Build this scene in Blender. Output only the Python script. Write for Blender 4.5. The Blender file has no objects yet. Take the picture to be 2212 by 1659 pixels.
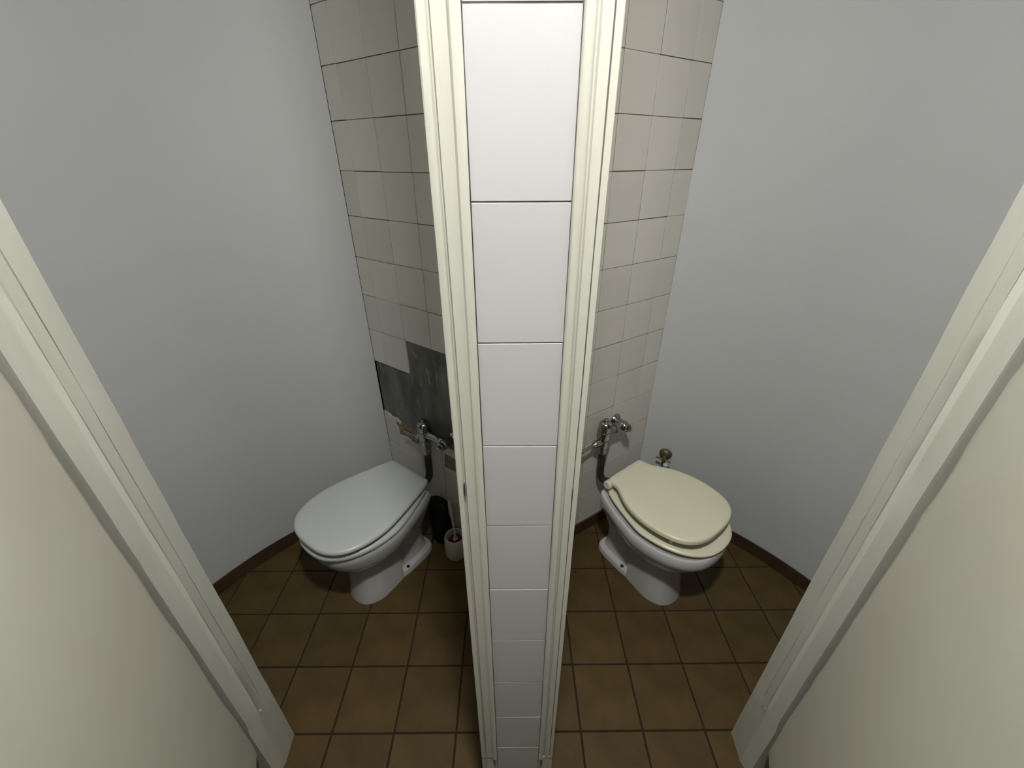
import bpy, bmesh, math, random
from mathutils import Vector, Matrix
random.seed(7)
scene = bpy.context.scene
C = scene.collection
PI = math.pi

# ------------------------------------------------------------------ camera
cam_data = bpy.data.cameras.new('camera')
cam = bpy.data.objects.new('camera', cam_data)
C.objects.link(cam)
cam_data.sensor_fit = 'HORIZONTAL'
cam_data.sensor_width = 36.0
cam_data.lens = 36.0 * 892.066 / 2212.0
cam_data.clip_start = 0.02
CAM_H, PITCH, ROLL = 1.6197, 0.5019, -0.0048
cam.matrix_world = (Matrix.Translation((0, 0, CAM_H)) @ Matrix.Rotation(PI / 2 - PITCH, 4, 'X')
                    @ Matrix.Rotation(ROLL, 4, 'Z'))
scene.camera = cam

# ------------------------------------------------------------------ world, exposure
world = bpy.data.worlds.new('world')
scene.world = world
world.use_nodes = True
bgn = world.node_tree.nodes.get('Background')
bgn.inputs[0].default_value = (0.5, 0.52, 0.55, 1)
bgn.inputs[1].default_value = 0.0
vs = scene.view_settings
vs.view_transform = 'Standard'
vs.look = 'None'
vs.gamma = 1.0
vs.use_curve_mapping = False
vs.exposure = 1.45
LAMP_POS = (0.045, 0.14, 2.42)
LAMP_RADIUS = 0.055
LAMP_STRENGTH = 325.0
LAMP_COLOR = (1.0, 0.985, 0.93)

# ------------------------------------------------------------------ materials
def mat(name, col, rough=0.5, var=0.06, scale=8.0, bump=0.0, bscale=60.0, metal=0.0, stretch=(1, 1, 1),
        col2=None, spec=0.5, rnd=0.0, coat=0.0, emit=None, dirt=None, detail=4.0):
    m = bpy.data.materials.new(name)
    m.use_nodes = True
    nt = m.node_tree
    N, L = nt.nodes, nt.links
    b = N.get('Principled BSDF')
    b.inputs['Roughness'].default_value = rough
    b.inputs['Metallic'].default_value = metal
    b.inputs['Specular IOR Level'].default_value = spec
    if coat:
        b.inputs['Coat Weight'].default_value = coat
        b.inputs['Coat Roughness'].default_value = 0.08
    tc = N.new('ShaderNodeTexCoord')
    mp = N.new('ShaderNodeMapping')
    mp.inputs['Scale'].default_value = stretch
    L.new(tc.outputs['Object'], mp.inputs['Vector'])
    nz = N.new('ShaderNodeTexNoise')
    nz.inputs['Scale'].default_value = scale
    nz.inputs['Detail'].default_value = detail
    L.new(mp.outputs['Vector'], nz.inputs['Vector'])
    mx = N.new('ShaderNodeMix')
    mx.data_type = 'RGBA'
    a = [max(0, c * (1 - var)) for c in col]
    c2 = col2 if col2 else [min(1, c * (1 + var)) for c in col]
    mx.inputs[6].default_value = (*a, 1)
    mx.inputs[7].default_value = (*c2, 1)
    rp = N.new('ShaderNodeValToRGB')
    rp.color_ramp.elements[0].position = 0.3
    rp.color_ramp.elements[1].position = 0.7
    L.new(nz.outputs['Fac'], rp.inputs[0])
    L.new(rp.outputs[0], mx.inputs[0])
    out = mx.outputs[2]
    if rnd:
        oi = N.new('ShaderNodeObjectInfo')
        hv = N.new('ShaderNodeHueSaturation')
        mr = N.new('ShaderNodeMapRange')
        mr.inputs[3].default_value = 1 - rnd
        mr.inputs[4].default_value = 1 + rnd
        L.new(oi.outputs['Random'], mr.inputs[0])
        L.new(mr.outputs[0], hv.inputs['Value'])
        L.new(out, hv.inputs['Color'])
        out = hv.outputs[0]
    if dirt:
        n2 = N.new('ShaderNodeTexNoise')
        n2.inputs['Scale'].default_value = dirt[1]
        n2.inputs['Detail'].default_value = 6
        L.new(mp.outputs['Vector'], n2.inputs['Vector'])
        r2 = N.new('ShaderNodeValToRGB')
        r2.color_ramp.elements[0].position = dirt[2]
        r2.color_ramp.elements[1].position = dirt[3]
        L.new(n2.outputs['Fac'], r2.inputs[0])
        m2 = N.new('ShaderNodeMix')
        m2.data_type = 'RGBA'
        m2.inputs[7].default_value = (*dirt[0], 1)
        L.new(out, m2.inputs[6])
        L.new(r2.outputs[0], m2.inputs[0])
        out = m2.outputs[2]
    L.new(out, b.inputs['Base Color'])
    if bump:
        nb = N.new('ShaderNodeTexNoise')
        nb.inputs['Scale'].default_value = bscale
        nb.inputs['Detail'].default_value = 3
        L.new(mp.outputs['Vector'], nb.inputs['Vector'])
        bp = N.new('ShaderNodeBump')
        bp.inputs['Strength'].default_value = bump
        bp.inputs['Distance'].default_value = 0.002
        L.new(nb.outputs['Fac'], bp.inputs['Height'])
        L.new(bp.outputs[0], b.inputs['Normal'])
    if emit:
        b.inputs['Emission Color'].default_value = (*emit[0], 1)
        b.inputs['Emission Strength'].default_value = emit[1]
    return m

M = {}
M['wall'] = mat('painted_plaster', (0.54, 0.555, 0.565), 0.75, 0.02, 3, 0.10, 130)
M['ceiling'] = mat('ceiling_paint', (0.5, 0.5, 0.47), 0.9, 0.02, 3)
M['hall'] = mat('hall_paint', (0.13, 0.13, 0.11), 0.8, 0.03, 3, 0.1, 120)
M['tile'] = mat('wall_tile_glaze', (0.645, 0.62, 0.58), 0.35, 0.03, 5, 0.04, 18, rnd=0.05)
M['pier_tile'] = mat('pier_tile_glaze', (0.455, 0.455, 0.475), 0.22, 0.02, 5, 0.05, 14, rnd=0.02)
M['grout'] = mat('grout', (0.10, 0.095, 0.085), 0.95, 0.2, 40)
M['pier_grout'] = mat('pier_grout', (0.17, 0.16, 0.15), 0.95, 0.2, 40)
M['cement'] = mat('bare_cement', (0.12, 0.122, 0.11), 0.9, 0.35, 9, 0.5, 40, stretch=(1.6, 1.6, 0.55),
                  col2=(0.20, 0.205, 0.185), dirt=((0.34, 0.34, 0.32), 22, 0.60, 0.75))
M['adhesive'] = mat('ochre_adhesive', (0.22, 0.195, 0.115), 0.9, 0.3, 40, 0.5, 80)
M['cream'] = mat('cream_gloss_paint', (0.505, 0.505, 0.455), 0.42, 0.035, 10, 0.25, 26, stretch=(3, 3, 0.35),
                 dirt=((0.55, 0.52, 0.46), 16, 0.62, 0.85))
M['door'] = mat('cream_door_paint', (0.575, 0.57, 0.49), 0.5, 0.04, 4, 0.12, 40,
                dirt=((0.58, 0.53, 0.46), 3, 0.5, 0.8))
M['chip'] = mat('white_chip', (0.85, 0.85, 0.82), 0.5, 0.05, 30)
M['dark'] = mat('dark_slot', (0.02, 0.02, 0.018), 0.8, 0.2, 40)
M['floor_tile'] = mat('brown_floor_tile', (0.070, 0.043, 0.011), 0.6, 0.16, 9, 0.1, 30, rnd=0.08,
                      col2=(0.090, 0.057, 0.018), spec=0.3)
M['floor_grout'] = mat('floor_grout', (0.022, 0.011, 0.006), 0.95, 0.2, 40)
M['skirting'] = mat('brown_skirting', (0.055, 0.032, 0.016), 0.45, 0.15, 14, 0.05, 30, rnd=0.08)
M['ceramic'] = mat('white_ceramic', (0.51, 0.51, 0.515), 0.10, 0.015, 5, spec=0.5)
M['white_plastic'] = mat('white_seat_plastic', (0.50, 0.525, 0.525), 0.28, 0.015, 5)
M['cream_plastic'] = mat('yellowed_seat_plastic', (0.69, 0.67, 0.52), 0.33, 0.02, 6)
M['chrome'] = mat('worn_chrome', (0.33, 0.325, 0.31), 0.2, 0.15, 30, 0.05, 60, metal=1.0)
M['pipe'] = mat('tarnished_pipe', (0.10, 0.098, 0.085), 0.38, 0.35, 24, 0.1, 60, metal=0.8, stretch=(2, 2, 0.5))
M['brass'] = mat('green_brass', (0.13, 0.125, 0.075), 0.5, 0.25, 40, 0.2, 90, metal=0.6)
M['black'] = mat('black_plastic', (0.004, 0.004, 0.004), 0.6, 0.2, 10, spec=0.2)
M['brush_white'] = mat('white_brush_plastic', (0.50, 0.49, 0.44), 0.45, 0.03, 10)
M['red'] = mat('dark_red_plastic', (0.10, 0.012, 0.014), 0.5, 0.2, 40)
M['bulb'] = mat('lamp_globe', (1, 1, 1), 0.5, 0.0, emit=(LAMP_COLOR, LAMP_STRENGTH))

# ------------------------------------------------------------------ helpers
def sharp(bm, ang=0.62):
    bm.normal_update()
    for f in bm.faces:
        f.smooth = True
    for e in bm.edges:
        if len(e.link_faces) == 2:
            try:
                e.smooth = e.calc_face_angle() < ang
            except ValueError:
                e.smooth = True

def mesh(name, bm, m, smooth=True):
    bmesh.ops.recalc_face_normals(bm, faces=bm.faces)
    if smooth:
        sharp(bm)
    me = bpy.data.meshes.new(name)
    bm.to_mesh(me)
    bm.free()
    me.materials.append(M[m])
    return me

def obj(name, me, parent=None, loc=(0, 0, 0), rotz=0.0, rot=None):
    o = bpy.data.objects.new(name, me)
    C.objects.link(o)
    o.parent = parent
    o.location = loc
    o.rotation_euler = rot if rot else (0, 0, rotz)
    return o

def struct(o):
    o['kind'] = 'structure'
    return o

def tag(o, label, cat, group=None):
    o['label'] = label
    o['category'] = cat
    if group:
        o['group'] = group
    return o

def add_box(bm, x0, x1, y0, y1, z0, z1, bevel=0.0, seg=1):
    r = bmesh.ops.create_cube(bm, size=1.0)
    vs_ = r['verts']
    for v in vs_:
        v.co = Vector(((x0 + x1) / 2 + v.co.x * (x1 - x0), (y0 + y1) / 2 + v.co.y * (y1 - y0),
                       (z0 + z1) / 2 + v.co.z * (z1 - z0)))
    if bevel:
        es = list({e for v in vs_ for e in v.link_edges})
        bmesh.ops.bevel(bm, geom=es, offset=bevel, segments=seg, affect='EDGES', profile=0.5)

def box_mesh(name, m, *a, **k):
    bm = bmesh.new()
    add_box(bm, *a, **k)
    return mesh(name, bm, m)

def add_prism(bm, pts, z0, z1):
    lo = [bm.verts.new((x, y, z0)) for x, y in pts]
    hi = [bm.verts.new((x, y, z1)) for x, y in pts]
    n = len(pts)
    for i in range(n):
        bm.faces.new((lo[i], lo[(i + 1) % n], hi[(i + 1) % n], hi[i]))
    bm.faces.new(hi)
    bm.faces.new(lo[::-1])

def prism_mesh(name, m, pts, z0, z1):
    bm = bmesh.new()
    add_prism(bm, pts, z0, z1)
    return mesh(name, bm, m)

def add_rings(bm, rings, cap0=True, cap1=True):
    vr = [[bm.verts.new(p) for p in r] for r in rings]
    n = len(vr[0])
    for a, b in zip(vr, vr[1:]):
        for i in range(n):
            bm.faces.new((a[i], a[(i + 1) % n], b[(i + 1) % n], b[i]))
    if cap0:
        bm.faces.new(vr[0][::-1])
    if cap1:
        bm.faces.new(vr[-1])

def frame_for(d):
    d = Vector(d).normalized()
    up = Vector((0, 0, 1)) if abs(d.z) < 0.9 else Vector((1, 0, 0))
    a = d.cross(up).normalized()
    return d, a, d.cross(a).normalized()

def add_lathe(bm, origin, axis, prof, n=24):
    """prof: list of (distance along axis, radius)"""
    d, a, b = frame_for(axis)
    o = Vector(origin)
    add_rings(bm, [[o + d * t + (a * math.cos(2 * PI * k / n) + b * math.sin(2 * PI * k / n)) * max(r, 1e-4)
                    for k in range(n)] for t, r in prof])

def add_tube(bm, path, r, n=14):
    path = [Vector(p) for p in path]
    rs = r if isinstance(r, (list, tuple)) else [r] * len(path)
    rings = []
    a = None
    for i, p in enumerate(path):
        t = (path[min(i + 1, len(path) - 1)] - path[max(i - 1, 0)]).normalized()
        if a is None:
            _, a, _ = frame_for(t)
        a = (a - t * a.dot(t)).normalized()
        b = t.cross(a)
        rings.append([p + (a * math.cos(2 * PI * k / n) + b * math.sin(2 * PI * k / n)) * rs[i] for k in range(n)])
    add_rings(bm, rings)

def chaikin(pts, it=2, closed=False):
    for _ in range(it):
        out = []
        n = len(pts)
        if not closed:
            out.append(pts[0])
        for i in range(n if closed else n - 1):
            p, q = pts[i], pts[(i + 1) % n]
            out.append(tuple(.75 * a + .25 * b for a, b in zip(p, q)))
            out.append(tuple(.25 * a + .75 * b for a, b in zip(p, q)))
        if not closed:
            out.append(pts[-1])
        pts = out
    return pts

def outline(half, n=56, it=3):
    """half: (halfwidth, w) from back centre round to the front tip; returns closed list (x, y=-w)"""
    pts = [(x, -w) for x, w in half] + [(-x, -w) for x, w in half[-2:0:-1]]
    pts = chaikin(pts, it, True)
    # start at the back centre, resample by arc length
    k = max(range(len(pts)), key=lambda i: pts[i][1] - abs(pts[i][0]) * 5)
    pts = pts[k:] + pts[:k]
    cum = [0]
    for i in range(len(pts)):
        p, q = pts[i], pts[(i + 1) % len(pts)]
        cum.append(cum[-1] + math.hypot(q[0] - p[0], q[1] - p[1]))
    out = []
    j = 0
    for s in range(n):
        t = cum[-1] * s / n
        while cum[j + 1] < t:
            j += 1
        f = (t - cum[j]) / max(1e-9, cum[j + 1] - cum[j])
        p, q = pts[j], pts[(j + 1) % len(pts)]
        out.append((p[0] + (q[0] - p[0]) * f, p[1] + (q[1] - p[1]) * f))
    return out

def inset(o, d):
    n = len(o)
    area = sum(o[i][0] * o[(i + 1) % n][1] - o[(i + 1) % n][0] * o[i][1] for i in range(n))
    sg = 1 if area > 0 else -1
    res = []
    for i in range(n):
        tx, ty = o[(i + 1) % n][0] - o[i - 1][0], o[(i + 1) % n][1] - o[i - 1][1]
        l = math.hypot(tx, ty) or 1
        res.append((o[i][0] - ty / l * d * sg, o[i][1] + tx / l * d * sg))
    return res

def shrink(o, f):
    cy = sum(p[1] for p in o) / len(o)
    return [(p[0] * f, cy + (p[1] - cy) * f) for p in o]

def ring3(o, z):
    return [(x, y, z) for x, y in o]

# ------------------------------------------------------------------ layout of the place
A_L, D_L = 0.93311, 0.97448       # tiled rear wall of the stall on the left
A_R, D_R = 2.15947, 1.01405       # tiled rear wall of the stall on the right
TILE = 0.15
ROW0 = 2.030                      # height of a wall-tile joint
CEIL = 2.52

def stall_frame(a, d):
    n = Vector((math.cos(a), math.sin(a), 0))
    r = Vector((math.sin(a), -math.cos(a), 0))
    return n * d, a - PI / 2, n, r

def to_world(a, d, u, w):
    n = (math.cos(a), math.sin(a))
    r = (math.sin(a), -math.cos(a))
    return (u * r[0] + (d - w) * n[0], u * r[1] + (d - w) * n[1])

APEX = (-0.005, 1.216)
CORN_L, CORN_R = (-0.613, 1.666), (0.645, 1.650)
ARC_L = ((-0.178, 0.514), 1.231)
ARC_R = ((0.122, 0.456), 1.304)

# ------------------------------------------------------------------ floor
slab = struct(obj('floor', box_mesh('floor', 'floor_grout', -1.9, 1.9, -1.35, 2.0, -0.06, -0.0035)))
FY = 0.0042
GX, GY, GS = -0.5817, 1.2258, 0.2
bm = bmesh.new()
add_box(bm, -0.0974, 0.0974, -0.0974, 0.0974, -0.009, 0.0, 0.0012)
ft_mesh = mesh('floor_tile', bm, 'floor_tile')

def inside_room(x, y):
    if y < 0.75:
        return abs(x) < 1.60
    c, r = (ARC_L if x < 0 else ARC_R)
    if math.hypot(x - c[0], y - c[1]) > r + 0.02:
        return False
    a, d = (A_L, D_L) if x < 0 else (A_R, D_R)
    return x * math.cos(a) + y * math.sin(a) < d + 0.02

for i in range(-6, 11):
    for j in range(-4, 12):
        cx, cy = GX + GS * (i + .5), GY - GS * (j + .5)
        wx, wy = cx * math.cos(FY) - cy * math.sin(FY), cx * math.sin(FY) + cy * math.cos(FY)
        if any(inside_room(wx + dx, wy + dy) for dx in (-.09, 0, .09) for dy in (-.09, 0, .09)):
            obj('floor_tile', ft_mesh, slab, (wx, wy, random.uniform(-.0006, .0003)), FY)

# ------------------------------------------------------------------ ceiling and hall round the camera
struct(obj('ceiling', box_mesh('ceiling', 'ceiling', -1.9, 1.9, -1.35, 2.0, CEIL, CEIL + .06)))
struct(obj('wall_hall_left', box_mesh('wall_hall_left', 'hall', -1.66, -1.60, -1.2, 0.535, 0, CEIL)))
struct(obj('wall_hall_right', box_mesh('wall_hall_right', 'hall', 1.60, 1.66, -1.2, 0.535, 0, CEIL)))
struct(obj('wall_hall_rear', box_mesh('wall_hall_rear', 'hall', -1.66, 1.66, -1.26, -1.2, 0, CEIL)))
struct(obj('wall_front_left', box_mesh('wall_front_left', 'hall', -1.66, -0.745, 0.535, 0.61, 0, CEIL)))
struct(obj('wall_front_right', box_mesh('wall_front_right', 'hall', 0.745, 1.66, 0.535, 0.61, 0, CEIL)))

# ------------------------------------------------------------------ curved painted walls
def arc_pts(arc, a0, a1, r, n=48):
    (cx, cy), _ = arc
    return [(cx + r * math.cos(a0 + (a1 - a0) * k / n), cy + r * math.sin(a0 + (a1 - a0) * k / n)) for k in range(n + 1)]

def arc_wall(name, arc, corner, yend, side):
    (cx, cy), r = arc
    a0 = math.atan2(corner[1] - cy, corner[0] - cx)
    dy = yend - cy
    a1 = math.asin(dy / r)
    if side < 0:
        a1 = PI - a1
    inner = arc_pts(arc, a0, a1, r)
    outer = arc_pts(arc, a0, a1, r + .06)
    bm = bmesh.new()
    add_prism(bm, inner + outer[::-1], 0, CEIL)
    struct(obj(name, mesh(name, bm, 'wall')))
    return a0, a1

angL = arc_wall('wall_left', ARC_L, CORN_L, 0.612, -1)
angR = arc_wall('wall_right', ARC_R, CORN_R, 0.612, 1)

def arc_skirting(name, arc, ang, h, t):
    (cx, cy), r = arc
    a0, a1 = ang
    bmb = bmesh.new()
    add_prism(bmb, arc_pts(arc, a0, a1, r - t + .0035, 36) + arc_pts(arc, a0, a1, r - .0003, 36)[::-1], 0.0005, h - .006)
    base = struct(obj(name, mesh(name, bmb, 'floor_grout')))
    n = 7
    for k in range(n):
        b0 = a0 + (a1 - a0) * (k / n)
        b1 = a0 + (a1 - a0) * ((k + 1) / n)
        g = 0.0006 * (1 if a1 > a0 else -1)
        inn = arc_pts(arc, b0 + g, b1 - g, r - t, 6)
        out = arc_pts(arc, b0 + g, b1 - g, r - t + .0032, 6)
        bm = bmesh.new()
        add_prism(bm, inn + out[::-1], 0.0006, h - random.uniform(0, .003))
        obj('skirting_tile', mesh('skirting_tile', bm, 'skirting'), base)

arc_skirting('baseboard_left', ARC_L, angL, .068, .011)
arc_skirting('baseboard_right', ARC_R, angR, .068, .011)

# ------------------------------------------------------------------ tiled rear walls
TH = 0.007
def full_tile_mesh(m):
    bm = bmesh.new()
    g = 0.0011
    add_box(bm, -TILE / 2 + g, TILE / 2 - g, 0, TH, -TILE / 2 + g, TILE / 2 - g, 0.0005)
    return mesh('wall_tile', bm, m)
tile_full = full_tile_mesh('tile')

def rear_wall(name, a, d, corner, cols, face, skip, back, wm):
    o, rz, n, r = stall_frame(a, d)
    # slab, its face one tile thickness behind the glaze
    cB = (corner[0] + n.x * face, corner[1] + n.y * face)
    aB = (APEX[0] + n.x * face, APEX[1] + n.y * face)
    pts = [cB, aB, back[0], back[1]]
    wall_ = struct(obj(name, prism_mesh(name, wm, pts, 0, CEIL)))
    for m in range(-3, 14):
        z1, z0 = ROW0 - TILE * m, ROW0 - TILE * (m + 1)
        z0 = max(z0, 0.001)
        z1 = min(z1, CEIL)
        if z1 - z0 < .01:
            continue
        for k, (u0, u1) in enumerate(cols):
            if (m, k) in skip:
                continue
            uc, zc = (u0 + u1) / 2, (z0 + z1) / 2
            jw = random.uniform(-.0004, .0004)
            px, py = to_world(a, d, uc, jw)
            if abs(u1 - u0 - TILE) < 1e-4 and abs(z1 - z0 - TILE) < 1e-4:
                me = tile_full
            else:
                g = 0.0011
                bm = bmesh.new()
                add_box(bm, -(u1 - u0) / 2 + g, (u1 - u0) / 2 - g, 0, TH, -(z1 - z0) / 2 + g, (z1 - z0) / 2 - g, 0.0005)
                me = mesh('wall_tile', bm, 'tile')
            t = obj('wall_tile', me, wall_, (px, py, zc + random.uniform(-.0006, .0006)), rz)
            t.rotation_euler = (random.uniform(-.003, .003), random.uniform(-.002, .002), rz + random.uniform(-.003, .003))
    return wall_

colsL = [(-1.484, -1.4036)] + [(-1.4036 + .15 * k, -1.4036 + .15 * (k + 1)) for k in range(4)] + [(-.8036, -.735)]
skipL = {(7, k) for k in range(2, 6)} | {(8, k) for k in range(6)} | {(9, k) for k in range(6)}
skipL |= {(10, 1)}
colsR = [(.68, .753)] + [(.753 + .15 * k, .753 + .15 * (k + 1)) for k in range(4)] + [(1.353, 1.453)]
wl = rear_wall('wall_rear_left', A_L, D_L, CORN_L, colsL, TH, skipL, [(-.03, 1.30), (-.585, 1.73)], 'cement')
wr = rear_wall('wall_rear_right', A_R, D_R, CORN_R, colsR, .0013, set(), [(.02, 1.30), (.62, 1.73)], 'grout')

# broken tile pieces and old adhesive below the bare cement
def wall_piece(name, a, d, poly, th, m, parent, base=TH):
    """poly in (u, z); piece standing th proud of the slab face"""
    o, rz, n, r = stall_frame(a, d)
    bm = bmesh.new()
    cu = sum(p[0] for p in poly) / len(poly)
    cz = sum(p[1] for p in poly) / len(poly)
    f = [bm.verts.new((u - cu, base - th, z - cz)) for u, z in poly]
    b = [bm.verts.new((u - cu, base - .0002, z - cz)) for u, z in poly]
    k = len(poly)
    bm.faces.new(f)
    bm.faces.new(b[::-1])
    for i in range(k):
        bm.faces.new((f[i], b[i], b[(i + 1) % k], f[(i + 1) % k]))
    px, py = to_world(a, d, cu, 0)
    return obj(name, mesh(name, bm, m, smooth=False), parent, (px, py, cz), rz)

# row 10 (z .38-.53): second tile is broken at the top, ochre bed shows
wall_piece('broken_tile', A_L, D_L, [(-1.4026, .381), (-1.2546, .381), (-1.2546, .462), (-1.29, .458), (-1.34, .472),
                                    (-1.392, .462), (-1.3945, .50), (-1.4026, .512)], TH, 'tile', wl)
wall_piece('adhesive_patch', A_L, D_L, [(-1.392, .463), (-1.34, .473), (-1.29, .459), (-1.2546, .463), (-1.2546, .538),
                                       (-1.30, .545), (-1.345, .536), (-1.385, .54)], .0035, 'adhesive', wl)
wall_piece('broken_tile', A_L, D_L, [(-1.483, .5305), (-1.4036, .5305), (-1.40, .545), (-1.415, .553), (-1.43, .551),
                                    (-1.446, .562), (-1.483, .566)], .006, 'tile', wl)
wall_piece('broken_tile', A_L, D_L, [(-1.395, .535), (-1.368, .53), (-1.372, .546), (-1.40, .556)], .006, 'tile', wl)
wall_piece('adhesive_patch', A_L, D_L, [(-1.478, .566), (-1.448, .563), (-1.444, .575), (-1.472, .58)], .003, 'adhesive', wl)
wall_piece('adhesive_patch', A_L, D_L, [(-1.096, .415), (-1.03, .418), (-1.025, .49), (-1.09, .492)], TH + .0005, 'adhesive', wl)

def straight_skirting(name, a, d, u0, u1, h):
    o, rz, n, r = stall_frame(a, d)
    bx_, by_ = to_world(a, d, (u0 + u1) / 2, 0)
    base = struct(obj(name, box_mesh(name, 'floor_grout', (u0 - u1) / 2, (u1 - u0) / 2, -.0068, -.0012, .0005, h - .006), None, (bx_, by_, 0), rz))
    L_ = u1 - u0
    k = max(1, round(L_ / .2))
    for i in range(k):
        s0, s1 = u0 + L_ * i / k + .001, u0 + L_ * (i + 1) / k - .001
        bm = bmesh.new()
        add_box(bm, -(s1 - s0) / 2, (s1 - s0) / 2, -.011, -.0070, 0.0006, h, .001)
        obj('skirting_tile', mesh('skirting_tile', bm, 'skirting'), base, ((s0 + s1 - u0 - u1) / 2, 0, 0), 0)
straight_skirting('baseboard_rear_left', A_L, D_L, -1.470, -.78, .068)
straight_skirting('baseboard_rear_right', A_R, D_R, .72, 1.440, .068)

# ------------------------------------------------------------------ partition behind the pier, pier with tiles and door frames
part = struct(obj('wall_partition', prism_mesh('wall_partition', 'wall',
                  [(-.035, .4535), (.055, .4535), (.055, 1.19), (.02, 1.195), (-.02, 1.195), (-.035, 1.19)], 0, CEIL)))
pier_z = [2.4806, 2.3306, 2.1806, 2.0306, 1.8806, 1.7306, 1.5809, 1.4295, 1.2803, 1.1302, .9788, .829, .683, .5363, .389, .24, .09, .001]
pj = obj('grout_bed', box_mesh('grout_bed', 'pier_grout', -.0398, .0600, .4462, .4532, 0.0, 2.48), part)
for z1, z0 in zip(pier_z, pier_z[1:]):
    bm = bmesh.new()
    g = .0008
    add_box(bm, -.0496, .0496, 0, .0058, -(z1 - z0) / 2 + g, (z1 - z0) / 2 - g, .0003, 1)
    t = obj('pier_tile', mesh('pier_tile', bm, 'pier_tile', False), part, (.0101, .4456 + random.uniform(-.00012, .00012), (z0 + z1) / 2))
    t.rotation_euler = (random.uniform(-.0015, .0015), random.uniform(-.005, .001), random.uniform(-.003, .003))

def rough_prism(name, m, pts, z0, z1, n=40, amp=.0005, seed=1):
    """extruded moulding whose edges wander a little, like thick old paint"""
    rnd = random.Random(seed)
    k = len(pts)
    off = [[0, 0] for _ in pts]
    rings = []
    for i in range(n + 1):
        z = z0 + (z1 - z0) * i / n
        for o_ in off:
            o_[0] = o_[0] * .8 + rnd.uniform(-amp, amp) * .6
            o_[1] = o_[1] * .8 + rnd.uniform(-amp, amp) * .6
        rings.append([(p[0] + o_[0], p[1] + o_[1], z) for p, o_ in zip(pts, off)])
    bm = bmesh.new()
    add_rings(bm, rings)
    return mesh(name, bm, m)

FT = 2.42   # top of the door frames
prR = [(.0607, .56), (.0607, .4432), (.0625, .4408), (.0660, .4400), (.0692, .4408), (.0712, .4432), (.0726, .4478), (.0746, .4478),
       (.0758, .4448), (.0853, .4445), (.0855, .4515), (.0868, .4515), (.0870, .4445), (.0932, .4445), (.0942, .4455), (.0942, .56)]
prL = [(-.0407, .56), (-.0785, .56), (-.0785, .4468), (-.0772, .4452), (-.0712, .4452), (-.0700, .4462), (-.0690, .4505), (-.0668, .4505),
       (-.0655, .4452), (-.0526, .4445), (-.0516, .4425), (-.0495, .4408), (-.0462, .4400), (-.0428, .4408), (-.0407, .4432)]
trim1 = struct(obj('trim_1', rough_prism('trim_1', 'cream', prL, .335, FT, 40, .0004, 3)))
trim2 = struct(obj('trim_2', rough_prism('trim_2', 'cream', prR, .335, FT, 40, .0004, 4)))
obj('frame_foot', prism_mesh('frame_foot', 'cream', [(-.0407, .56), (-.0785, .56), (-.0785, .4475), (-.0712, .446), (-.0695, .450),
    (-.0672, .450), (-.066, .4462), (-.050, .4462), (-.0470, .4500), (-.0440, .4500), (-.0432, .444), (-.0407, .444)], 0, .3347), trim1)
obj('frame_foot', prism_mesh('frame_foot', 'cream', [(.0607, .56), (.0607, .444), (.0635, .444), (.0645, .4505), (.0690, .4505), (.0705, .4462),
    (.0853, .4462), (.0942, .4465), (.0942, .56)], 0, .3347), trim2)
def chip(parent, x, y, z, w, h, seed):
    rnd = random.Random(seed)
    poly = [(-w, -h), (w * .3, -h * 1.2), (w, -h * .3), (w * .8, h), (-w * .2, h * 1.2), (-w, h * .5)]
    bm = bmesh.new()
    f = [bm.verts.new((px, -.0012 + rnd.uniform(-.0006, .0004), pz)) for px, pz in poly]
    b = [bm.verts.new((px, .002, pz)) for px, pz in poly]
    bm.faces.new(f); bm.faces.new(b[::-1])
    for i in range(6):
        bm.faces.new((f[i], b[i], b[(i + 1) % 6], f[(i + 1) % 6]))
    obj('paint_chip', mesh('paint_chip', bm, 'chip', False), parent, (x, y, z))
chip(trim1, -.0462, .4420, .346, .0022, .012, 1)
chip(trim2, .0622, .4425, .350, .0016, .014, 2)
# latch slots in the frame edges
obj('latch_slot', box_mesh('latch_slot', 'dark', -.0693, -.0678, .4440, .4480, 1.192, 1.214), trim1)
obj('latch_slot', box_mesh('latch_slot', 'dark', .0856, .0866, .4438, .4480, 1.184, 1.205), trim2)

# outer jambs
def jamb_mesh(name, P_, Q_, seed):
    rnd = random.Random(seed)
    zs = [.0008, .08, .16, .22, .25, .268, .285, .305, .33] + [.33 + (FT - .33) * k / 46 for k in range(1, 47)]
    off = [[0, 0] for _ in P_]
    rings = []
    for z in zs:
        f = min(1, max(0, (z - .262) / .055))
        f = f * f * (3 - 2 * f)
        for o_ in off:
            o_[0] = o_[0] * .8 + rnd.uniform(-.0011, .0011) * .6
            o_[1] = o_[1] * .8 + rnd.uniform(-.0011, .0011) * .6
        rings.append([(q[0] + (p[0] - q[0]) * f + o_[0] * f, q[1] + (p[1] - q[1]) * f + o_[1] * f, z) for p, q, o_ in zip(P_, Q_, off)])
    bm = bmesh.new()
    add_rings(bm, rings)
    return mesh(name, bm, 'cream')

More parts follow.
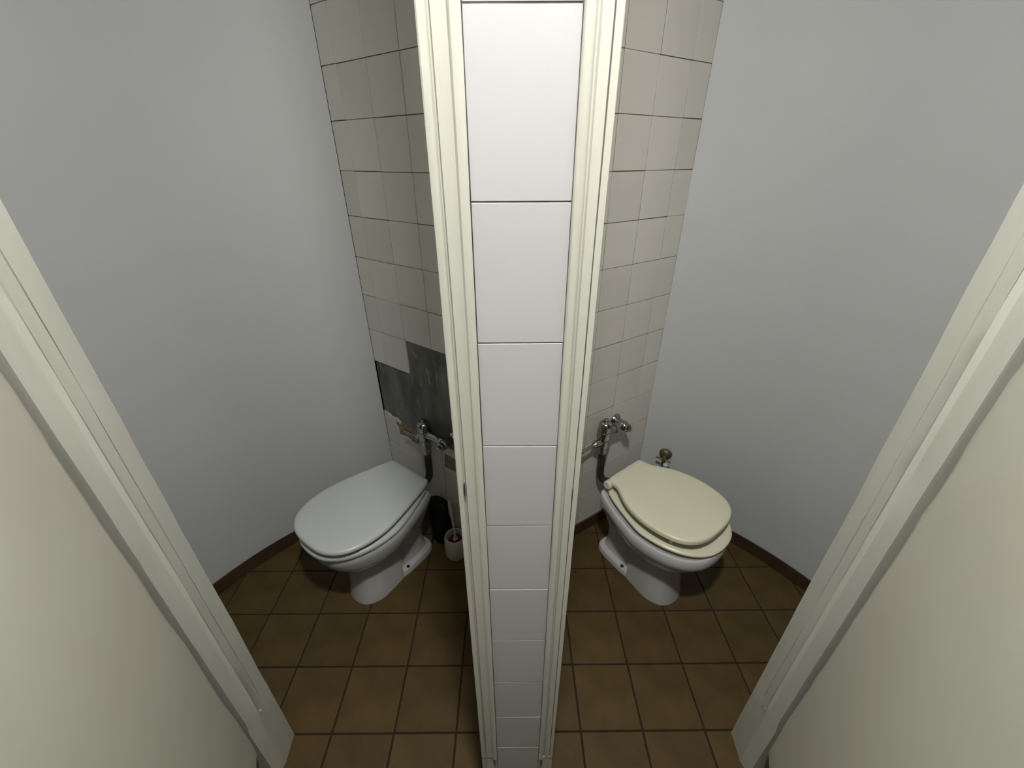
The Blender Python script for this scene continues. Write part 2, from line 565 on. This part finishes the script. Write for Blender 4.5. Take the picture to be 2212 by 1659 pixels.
def jamb(name, sg, seed, ox, chips):
    P_ = [(.697, .622), (.6965, .589), (.7010, .5885), (.7010, .5862), (.6945, .5850), (.6930, .5640), (.6895, .5610),
          (.6870, .5580), (.6890, .5540), (.6925, .5510), (.6920, .5172), (.744, .5172), (.744, .622)]
    Q_ = []
    for x, y in P_:
        if x > .72 or y > .62:
            Q_.append((x, y))
        elif y > .534:
            Q_.append((.6885 + (y - .534) * .0085 / .088, y))
        else:
            Q_.append((.6995, .5176))
    P_ = [(sg * (x + ox), y) for x, y in P_]
    Q_ = [(sg * (x + ox), y) for x, y in Q_]
    t = struct(obj(name, jamb_mesh(name, P_, Q_, seed)))
    for (x, y, z, r) in chips:
        bm = bmesh.new()
        add_lathe(bm, (0, 0, 0), (-sg, -.3, 0), [(-.002, r * .4), (-.001, r), (.0008, r * .8), (.0012, r * .2)], 10)
        obj('filler_blob', mesh('filler_blob', bm, 'door'), t, (sg * (x + ox), y, z))
    return t
trim3 = jamb('trim_3', -1, 11, .006, [(.6915, .565, .286, .005)])
trim4 = jamb('trim_4', 1, 12, .0, [(.6915, .562, .288, .005)])
struct(obj('trim_5', box_mesh('trim_5', 'cream', -.745, .745, .447, .60, FT + .0005, CEIL - .0005)))

# open door leaves
def door(name, sg, ox, deg):
    H = Vector((sg * (.6935 + ox), .5068, 0))
    d = Vector((-sg * math.sin(math.radians(deg)), -math.cos(math.radians(deg)), 0))
    nrm = Vector((sg * math.cos(math.radians(deg)), -math.sin(math.radians(deg)), 0))
    bm = bmesh.new()
    L_ = .60
    rnd = random.Random(5 + sg)
    rings = []
    e = 0
    for k in range(61):
        e = e * .72 + rnd.uniform(-.0022, .0022)
        b_ = .0015 if k in (0, 60) else 0
        ds = [(b_ + .004 + e, b_), (.012 + e, b_ - .0011), (.020, b_), (L_ - .003 - b_, b_), (L_ - b_, .003), (L_ - b_, .032), (L_ - .003 - b_, .035 - b_), (b_, .035 - b_), (b_, .004 + e * .5)]
        rings.append([(H.x + d.x * a_ + nrm.x * c_, H.y + d.y * a_ + nrm.y * c_, .205 + 2.195 * k / 60) for a_, c_ in ds])
    add_rings(bm, rings)
    dr = struct(obj(name, mesh(name, bm, 'door')))
    for z in (.45, 1.3, 2.1):
        bm = bmesh.new()
        p = H + nrm * .042 + Vector((0, .004, 0))
        add_lathe(bm, (p.x, p.y, z), (0, 0, 1), [(0, .004), (.002, .006), (.088, .006), (.09, .004)], 10)
        obj('hinge', mesh('hinge', bm, 'chrome'), dr)
    return dr
door('door_1', -1, .006, 28.5)
door('door_2', 1, .0, 28.5)

# ------------------------------------------------------------------ toilets
def half(hw, b, tip, hb=None):
    hb = hw if hb is None else hb
    return [(0, b), (hb * .97, b), (hb, b + .02), (hw, (b + tip) / 2), (hw * .98, tip - hw * .75), (hw * .72, tip - hw * .22),
            (hw * .36, tip - .004), (0, tip)]

def rim_half(hw, b, tip, hb):
    return [(0, b), (hb * .9, b), (hb, b + .012), (hb + (hw - hb) * .55, b + .10), (hw, b + .20), (hw * 1.02, tip - .22), (hw * .95, tip - .135),
            (hw * .74, tip - .057), (hw * .41, tip - .009), (0, tip + .002)]

def make_toilet(a, d, u, dt, sx, label, kind):
    o, rz, n, r = stall_frame(a, d)
    px, py = to_world(a, d, u, 0)
    root = obj('toilet', None, None, (px, py, 0), rz)
    tag(root, label, 'toilet', 'toilets')
    # bowl and pedestal
    rim = outline(rim_half(.176, .125, .590, .120) if kind == 'white' else rim_half(.183, .125, .600, .125))
    secs = [(inset(rim, .03), .374), (inset(rim, .012), .3845), (inset(rim, .004), .3835), (rim, .376), (rim, .352), (inset(rim, .004), .336)]
    secs += [(outline(rim_half(.168, .135, .575, .112)), .305), (outline(half(.153, .150, .553, .100)), .278),
             (outline(half(.131, .175, .527, .090)), .258), (outline(half(.108, .215, .502, .083)), .245),
             (outline(half(.095, .255, .489, .080)), .233), (outline(half(.089, .280, .484, .080)), .205),
             (outline(half(.086, .290, .483, .081)), .13), (outline(half(.089, .295, .489, .084)), .06),
             (outline(half(.092, .297, .499, .086)), .012), (outline(half(.092, .297, .500, .086)), .0005)]
    bm = bmesh.new()
    add_rings(bm, [ring3(o_, z) for o_, z in secs])
    # trap behind the pedestal
    tr = [(.085, .13, .34, .362), (.080, .105, .34, .325), (.076, .092, .34, .285), (.073, .092, .34, .245), (.064, .115, .34, .195),
          (.058, .136, .34, .15), (.056, .138, .34, .09), (.058, .130, .34, .045), (.066, .12, .34, .0005)]
    add_rings(bm, [ring3(outline([(0, b), (h * .7, b), (h, b + .035), (h, f - .02), (h * .9, f), (0, f)], 32, 2), z) for h, b, f, z in tr])
    # foot flange
    fl = outline([(0, .110), (.056, .110), (.080, .132), (.087, .19), (.0875, .305), (.07, .32), (0, .32)], 40, 2)
    add_rings(bm, [ring3(fl, .0004), ring3(fl, .022), ring3(inset(fl, .003), .028), ring3(inset(fl, .009), .031), ring3(inset(fl, .03), .0315)])
    obj('bowl', mesh('bowl', bm, 'ceramic'), root)
    for s in (-1, 1):
        bm = bmesh.new()
        add_lathe(bm, (s * .0755, -.272, .0300), (0, 0, 1), [(0, .0078), (.0026, .0078), (.0034, .0055)], 14)
        obj('bolt_hole', mesh('bolt_hole', bm, 'dark'), root)['label'] = 'dark fixing bolt hole in the foot'
    bm = bmesh.new()
    add_lathe(bm, (0, -.085, .338), (0, -1, 0), [(0, .024), (.01, .027), (.03, .027), (.05, .022)], 20)
    obj('inlet_collar', mesh('inlet_collar', bm, 'black'), root)
    # seat and lid
    sm = 'white_plastic' if kind == 'white' else 'cream_plastic'
    if kind == 'white':
        so = outline(rim_half(.187, .135, .608, .118))
        si = outline([(0, .26), (.05, .262), (.095, .33), (.105, .40), (.085, .48), (.04, .525), (0, .53)])
        zs = .3862
        prof = [(0.008, .0), (.002, .003), (0, .008), (.0005, .014), (.003, .019), (.009, .0225), (.020, .024), (1, .024), (1, 0)]
    else:
        so = outline(rim_half(.182, .150, .600, .115))
        si = outline([(0, .26), (.05, .262), (.095, .33), (.105, .40), (.085, .48), (.04, .525), (0, .53)])
        zs = .3935
        prof = [(.004, .0), (0, .005), (0, .010), (.004, .0145), (.010, .016), (1, .016), (1, 0)]
    rings = []
    for t, z in prof:
        rings.append(ring3(si if t == 1 else inset(so, t), z))
    rings.append(rings[0])
    bm = bmesh.new()
    add_rings(bm, rings, False, False)
    bmesh.ops.remove_doubles(bm, verts=bm.verts, dist=1e-6)
    piv = Matrix.Rotation(math.radians(dt), 4, 'Z')
    seat = obj('seat', mesh('seat', bm, sm), root, (0, 0, zs))
    if kind == 'white':
        lo_ = outline([(0, .120), (.100, .120), (.111, .1215), (.117, .128), (.1205, .137), (.140, .20), (.165, .29), (.183, .37), (.186, .43), (.176, .50),
                       (.145, .562), (.085, .600), (0, .607)], 64)
        prof = [(.010, 0), (.003, .002), (0, .006), (0, .011), (.002, .0155), (.006, .0185), (.013, .0205), (.03, .0215), (.07, .0225), (.11, .0228)]
        lz, tilt = .4105, math.radians(-0.9)
    else:
        lo_ = outline([(0, .142), (.09, .142), (.103, .146), (.106, .160), (.106, .185), (.112, .205), (.135, .235), (.165, .29), (.181, .36),
                       (.180, .43), (.165, .495), (.130, .543), (.075, .566), (0, .571)], 64)
        prof = [(.012, 0), (.003, .001), (0, .005), (0, .017), (.002, .0205), (.007, .023), (.02, .0238), (.06, .0243), (.11, .0245)]
        lz, tilt = .4235, math.radians(-1.2)
    bm = bmesh.new()
    add_rings(bm, [ring3(inset(lo_, t) if t < .025 else shrink(lo_, 1 - t * 4.5), z) for t, z in prof])
    lid = obj('lid', mesh('lid', bm, sm), root, (0, 0, lz))
    lid.rotation_euler = (tilt, 0, 0)
    # pivot the tilt near the front edge so that the rear is raised
    front = .60
    lid.location = (0, 0, lz)
    lid.location.z = lz + math.sin(-tilt) * 0.0
    lid.location.z = lz + front * math.sin(tilt) * -1
    # hinge
    bm = bmesh.new()
    if kind == 'white':
        for s in (-1, 1):
            add_lathe(bm, (s * .075, -.138, .386), (0, 0, 1), [(0, .013), (.03, .013), (.034, .010)], 16)
        add_lathe(bm, (-.1, -.128, .418), (1, 0, 0), [(0, .007), (.002, .009), (.198, .009), (.2, .007)], 14)
    else:
        add_lathe(bm, (-.118, -.152, .437), (1, 0, 0), [(0, .015), (.003, .018), (.207, .018), (.21, .015)], 20)
        for s in (-1, 1):
            add_lathe(bm, (s * .07 - .01, -.152, .386), (0, 0, 1), [(0, .012), (.04, .012)], 16)
    hinge = obj('hinge', mesh('hinge', bm, sm), root)
    movers = [seat, lid, hinge]
    for s in (-1, 1):
        for yy in (-.30, -.47):
            bm = bmesh.new()
            add_lathe(bm, (s * .14, yy, .3835), (0, 0, 1), [(0, .007), (zs - .3835 + .004, .007)], 10)
            movers.append(obj('buffer', mesh('buffer', bm, sm), root))
            if kind == 'cream':
                bm = bmesh.new()
                add_lathe(bm, (s * .135, yy, .405), (0, 0, 1), [(0, .008), (.021 if yy < -.4 else .025, .008)], 10)
                movers.append(obj('buffer', mesh('buffer', bm, sm), root))
    for q in movers:
        q.location.x += sx
    if dt:
        for q in movers:
            e = q.rotation_euler.copy()
            pc = Vector((0, -.15, 0))
            v = Vector(q.location) - pc
            q.location = piv @ v + pc
            q.rotation_euler = (e.x, e.y, math.radians(dt))
    return root

make_toilet(A_L, D_L, -1.174, 0.0, -.007, 'white toilet with closed white lid below the bare cement patch', 'white')
make_toilet(A_R, D_R, 1.152, 4.0, 0.0, 'white toilet with yellowed cream seat and raised thick lid', 'cream')

# ------------------------------------------------------------------ flush valves on the rear walls
def make_flush(a, d, u, tu, run, label, lever):
    o, rz, n, r = stall_frame(a, d)
    px, py = to_world(a, d, u, 0)
    root = obj('flush_valve', None, None, (px, py, .33), rz)
    tag(root, label, 'flush valve', 'flush valves')
    Y = -.045
    Z = -.33
    dx = tu - u
    # pipe: down and forward into the toilet
    path = chaikin([(0, Y, .515 + Z), (0, Y, .46 + Z), (0, Y, .385 + Z), (dx * .25, Y - .006, .348 + Z), (dx * .8, Y - .028, .338 + Z), (dx, -.0845, .338 + Z)], 3)
    bm = bmesh.new()
    add_tube(bm, path, .0165, 16)
    obj('flush_pipe', mesh('flush_pipe', bm, 'pipe'), root)
    bm = bmesh.new()
    add_lathe(bm, (0, Y, .494 + Z), (0, 0, 1), [(0, .019), (.002, .021), (.020, .021), (.024, .0185), (.030, .0185), (.034, .0225), (.056, .0235),
              (.066, .021), (.072, .0205), (.076, .027), (.080, .0285), (.105, .0285), (.108, .031), (.114, .031), (.117, .0285)], 28)
    vb = obj('valve_body', mesh('valve_body', bm, 'chrome'), root)
    bm = bmesh.new()
    add_lathe(bm, (0, Y, .611 + Z), (0, 0, 1), [(0, .0285), (.026, .0282), (.036, .0265), (.044, .021), (.047, .0135), (.0475, .0105), (.056, .0105),
              (.058, .009)], 28)
    add_lathe(bm, (0, Y, .606 + Z), (0, 0, 1), [(0, .0295), (.001, .0318), (.007, .0318), (.008, .0295)], 28)
    obj('valve_cap', mesh('valve_cap', bm, 'chrome'), vb)
    # lever to the wall-facing left
    bm = bmesh.new()
    add_lathe(bm, (-.018, Y, .560 + Z), (-1, 0, 0), [(0, .013), (.012, .013), (.013, .0165), (.030, .0165), (.032, .014), (.038, .0115), (.044, .0085)], 16)
    add_tube(bm, [(-.058, Y, .560 + Z), (-.075, Y - .001, .559 + Z), (-.10, Y - .002, .557 + Z), (-.128, Y - .003, .556 + Z), (-.134, Y - .003, .556 + Z)],
             [.0075, .006, .006, .008, .004], 12)
    obj('lever', mesh('lever', bm, 'chrome'), root)
    # supply: outlet to the right, coupling nut, angle stop with front cap and wall flange
    bm = bmesh.new()
    add_lathe(bm, (.018, Y, .600 + Z), (1, 0, 0), [(0, .019), (.025, .0175), (run - .055, .0155), (run - .045, .0155)], 20)
    sa = obj('supply_arm', mesh('supply_arm', bm, 'chrome'), root)
    bm = bmesh.new()
    add_lathe(bm, (run - .045, Y, .600 + Z), (1, 0, 0), [(0, .018), (.002, .0215), (.018, .0215), (.020, .018)], 6)
    obj('coupling_nut', mesh('coupling_nut', bm, 'chrome'), sa)
    bm = bmesh.new()
    add_tube(bm, chaikin([(run - .028, Y, .600 + Z), (run - .005, Y, .601 + Z), (run + .006, Y + .006, .603 + Z), (run + .006, -.016, .603 + Z)], 2),
             .0185, 18)
    add_lathe(bm, (run + .004, Y + .012, .602 + Z), (0, -1, 0), [(0, .019), (.015, .0225), (.028, .022), (.036, .0175)], 20)
    an = obj('angle_stop', mesh('angle_stop', bm, 'chrome'), root)
    bm = bmesh.new()
    add_lathe(bm, (run + .004, Y - .024, .602 + Z), (0, -1, 0), [(0, .0165), (.003, .019), (.010, .019), (.013, .016)], 20)
    add_lathe(bm, (run + .004, Y - .037, .602 + Z), (0, -1, 0), [(0, .0115), (.008, .0115), (.0095, .009)], 6)
    obj('stop_cap', mesh('stop_cap', bm, 'chrome'), an)
    bm = bmesh.new()
    add_lathe(bm, (run + .006, -.0012, .603 + Z), (0, -1, 0), [(0, .030), (.003, .030), (.009, .026), (.016, .020)], 24)
    obj('wall_flange', mesh('wall_flange', bm, 'chrome'), root)
    return root
make_flush(A_L, D_L, -1.150, -1.172, .122, 'dull chrome flush valve in front of the bare cement patch', 1)
make_flush(A_R, D_R, 1.116, 1.152, .100, 'chrome flush valve on the fully tiled rear wall', 1)

# ------------------------------------------------------------------ small tap on the curved wall
def wall_tap():
    (cx, cy), R_ = ARC_R
    th = math.atan2(1.600 - cy, .748 - cx)
    p = (cx + (R_ - .0005) * math.cos(th), cy + (R_ - .0005) * math.sin(th))
    # local -y points into the room
    root = obj('wall_tap', None, None, (p[0], p[1], .352), th - PI / 2)
    tag(root, 'small greenish brass tap with round rosette on curved wall', 'tap')
    bm = bmesh.new()
    add_lathe(bm, (0, 0, 0), (0, -1, 0), [(0, .029), (.003, .030), (.010, .027), (.018, .019), (.022, .012)], 26)
    obj('rosette', mesh('rosette', bm, 'brass'), root)
    bm = bmesh.new()
    add_lathe(bm, (0, -.018, 0), (0, -1, 0), [(0, .009), (.02, .0085), (.035, .010), (.045, .008)], 14)
    add_tube(bm, chaikin([(0, -.052, .004), (0, -.058, -.01), (0, -.058, -.03), (0, -.056, -.052)], 2), .0075, 12)
    obj('body', mesh('body', bm, 'brass'), root)
    bm = bmesh.new()
    add_tube(bm, [(-.034, -.052, .004), (-.028, -.053, .003), (0, -.055, 0), (.026, -.057, -.003), (.032, -.058, -.004)], [.006, .0042, .0045, .0042, .006], 10)
    obj('handle', mesh('handle', bm, 'brass'), root)
    bm = bmesh.new()
    add_lathe(bm, (.012, -.064, -.012), (.15, -.8, -.45), [(0, .007), (.003, .0105), (.014, .0105), (.018, .008)], 16)
    obj('knob', mesh('knob', bm, 'white_plastic'), root)['label'] = 'white plastic knob'
wall_tap()

# ------------------------------------------------------------------ toilet brush in its holder, black bin
BX, BY = -.262, 1.312
bm = bmesh.new()
add_lathe(bm, (0, 0, 0), (0, 0, 1), [(0.0006, .040), (.003, .046), (.012, .050), (.06, .051), (.105, .049), (.116, .046), (.119, .043), (.116, .0385), (.10, .037),
          (.012, .037), (.010, .01)], 32)
hold = obj('brush_holder', mesh('brush_holder', bm, 'brush_white'), None, (BX, BY, 0))
tag(hold, 'white round brush holder on the floor beside the pier', 'brush holder')
brush = obj('toilet_brush', None, None, (BX, BY, .0115))
tag(brush, 'toilet brush with pale handle and dark red collar in holder', 'toilet brush')
bm = bmesh.new()
add_lathe(bm, (0, 0, 0), (0, 0, 1), [(0, .02), (.004, .032), (.06, .034), (.078, .033), (.084, .03)], 24)
obj('bristles', mesh('bristles', bm, 'red'), brush)['label'] = 'dark red brush head'
bm = bmesh.new()
add_tube(bm, [(.000, 0, .080), (0, .001, .12), (-.002, .003, .16), (-.005, .005, .20), (-.008, .007, .235), (-.010, .009, .27), (-.0125, .010, .302), (-.013, .0105, .314)],
         [.007, .0055, .0055, .0065, .0095, .0095, .0065, .002], 12)
add_lathe(bm, (0, 0, .083), (0, 0, 1), [(0, .012), (.006, .012), (.010, .007)], 14)
obj('handle', mesh('handle', bm, 'brush_white'), brush)

def make_bin():
    px, py = to_world(A_L, D_L, -1.108, .050)
    rz = A_L - PI / 2
    root = obj('waste_bin', None, None, (px, py, 0), rz)
    tag(root, 'small black rounded bin in the dark corner behind the toilet', 'bin')
    def ell(hx, hy, z, n=32):
        return [(hx * math.cos(2 * PI * k / n), hy * math.sin(2 * PI * k / n), z) for k in range(n)]
    bm = bmesh.new()
    add_rings(bm, [ell(.052, .033, .0006), ell(.056, .036, .004), ell(.060, .037, .10), ell(.067, .037, .190), ell(.067, .037, .194)])
    obj('body', mesh('body', bm, 'black'), root)
    bm = bmesh.new()
    add_rings(bm, [ell(.068, .038, .1945), ell(.070, .0385, .199), ell(.067, .037, .215), ell(.054, .030, .236), ell(.032, .018, .247), ell(.01, .006, .250)])
    obj('lid', mesh('lid', bm, 'black'), root)
make_bin()

# a speck of dirt on the floor tile
bm = bmesh.new()
bmesh.ops.create_icosphere(bm, subdivisions=1, radius=.005)
for v in bm.verts:
    v.co = Vector((v.co.x * 1.5 + random.uniform(-.001, .001), v.co.y * 1.1, (v.co.z + .005) * .35))
sp = obj('dirt_crumb', mesh('dirt_crumb', bm, 'dark'), None, (.279, 1.205, .0003))
tag(sp, 'tiny dark crumb lying on the floor tile', 'crumb')

# ------------------------------------------------------------------ ceiling lamp that lights the place
lx, ly, lz = LAMP_POS
lamp = obj('ceiling_lamp', None, None, (lx, ly, CEIL))
tag(lamp, 'small round flush lamp on the ceiling before the pier', 'lamp')
bm = bmesh.new()
add_lathe(bm, (0, 0, -.0005), (0, 0, -1), [(0, .08), (.02, .08), (CEIL - lz - .014, LAMP_RADIUS + .012), (CEIL - lz, LAMP_RADIUS + .008), (CEIL - lz, LAMP_RADIUS + .001), (CEIL - lz - .012, LAMP_RADIUS + .001)], 28)
obj('housing', mesh('housing', bm, 'white_plastic'), lamp)
bm = bmesh.new()
R_ = LAMP_RADIUS
add_lathe(bm, (0, 0, lz - CEIL + .008), (0, 0, -1), [(0, R_), (.012, R_ * .98), (.024, R_ * .88), (.036, R_ * .65), (.043, R_ * .3), (.044, .001)], 28)
obj('diffuser', mesh('diffuser', bm, 'bulb'), lamp)
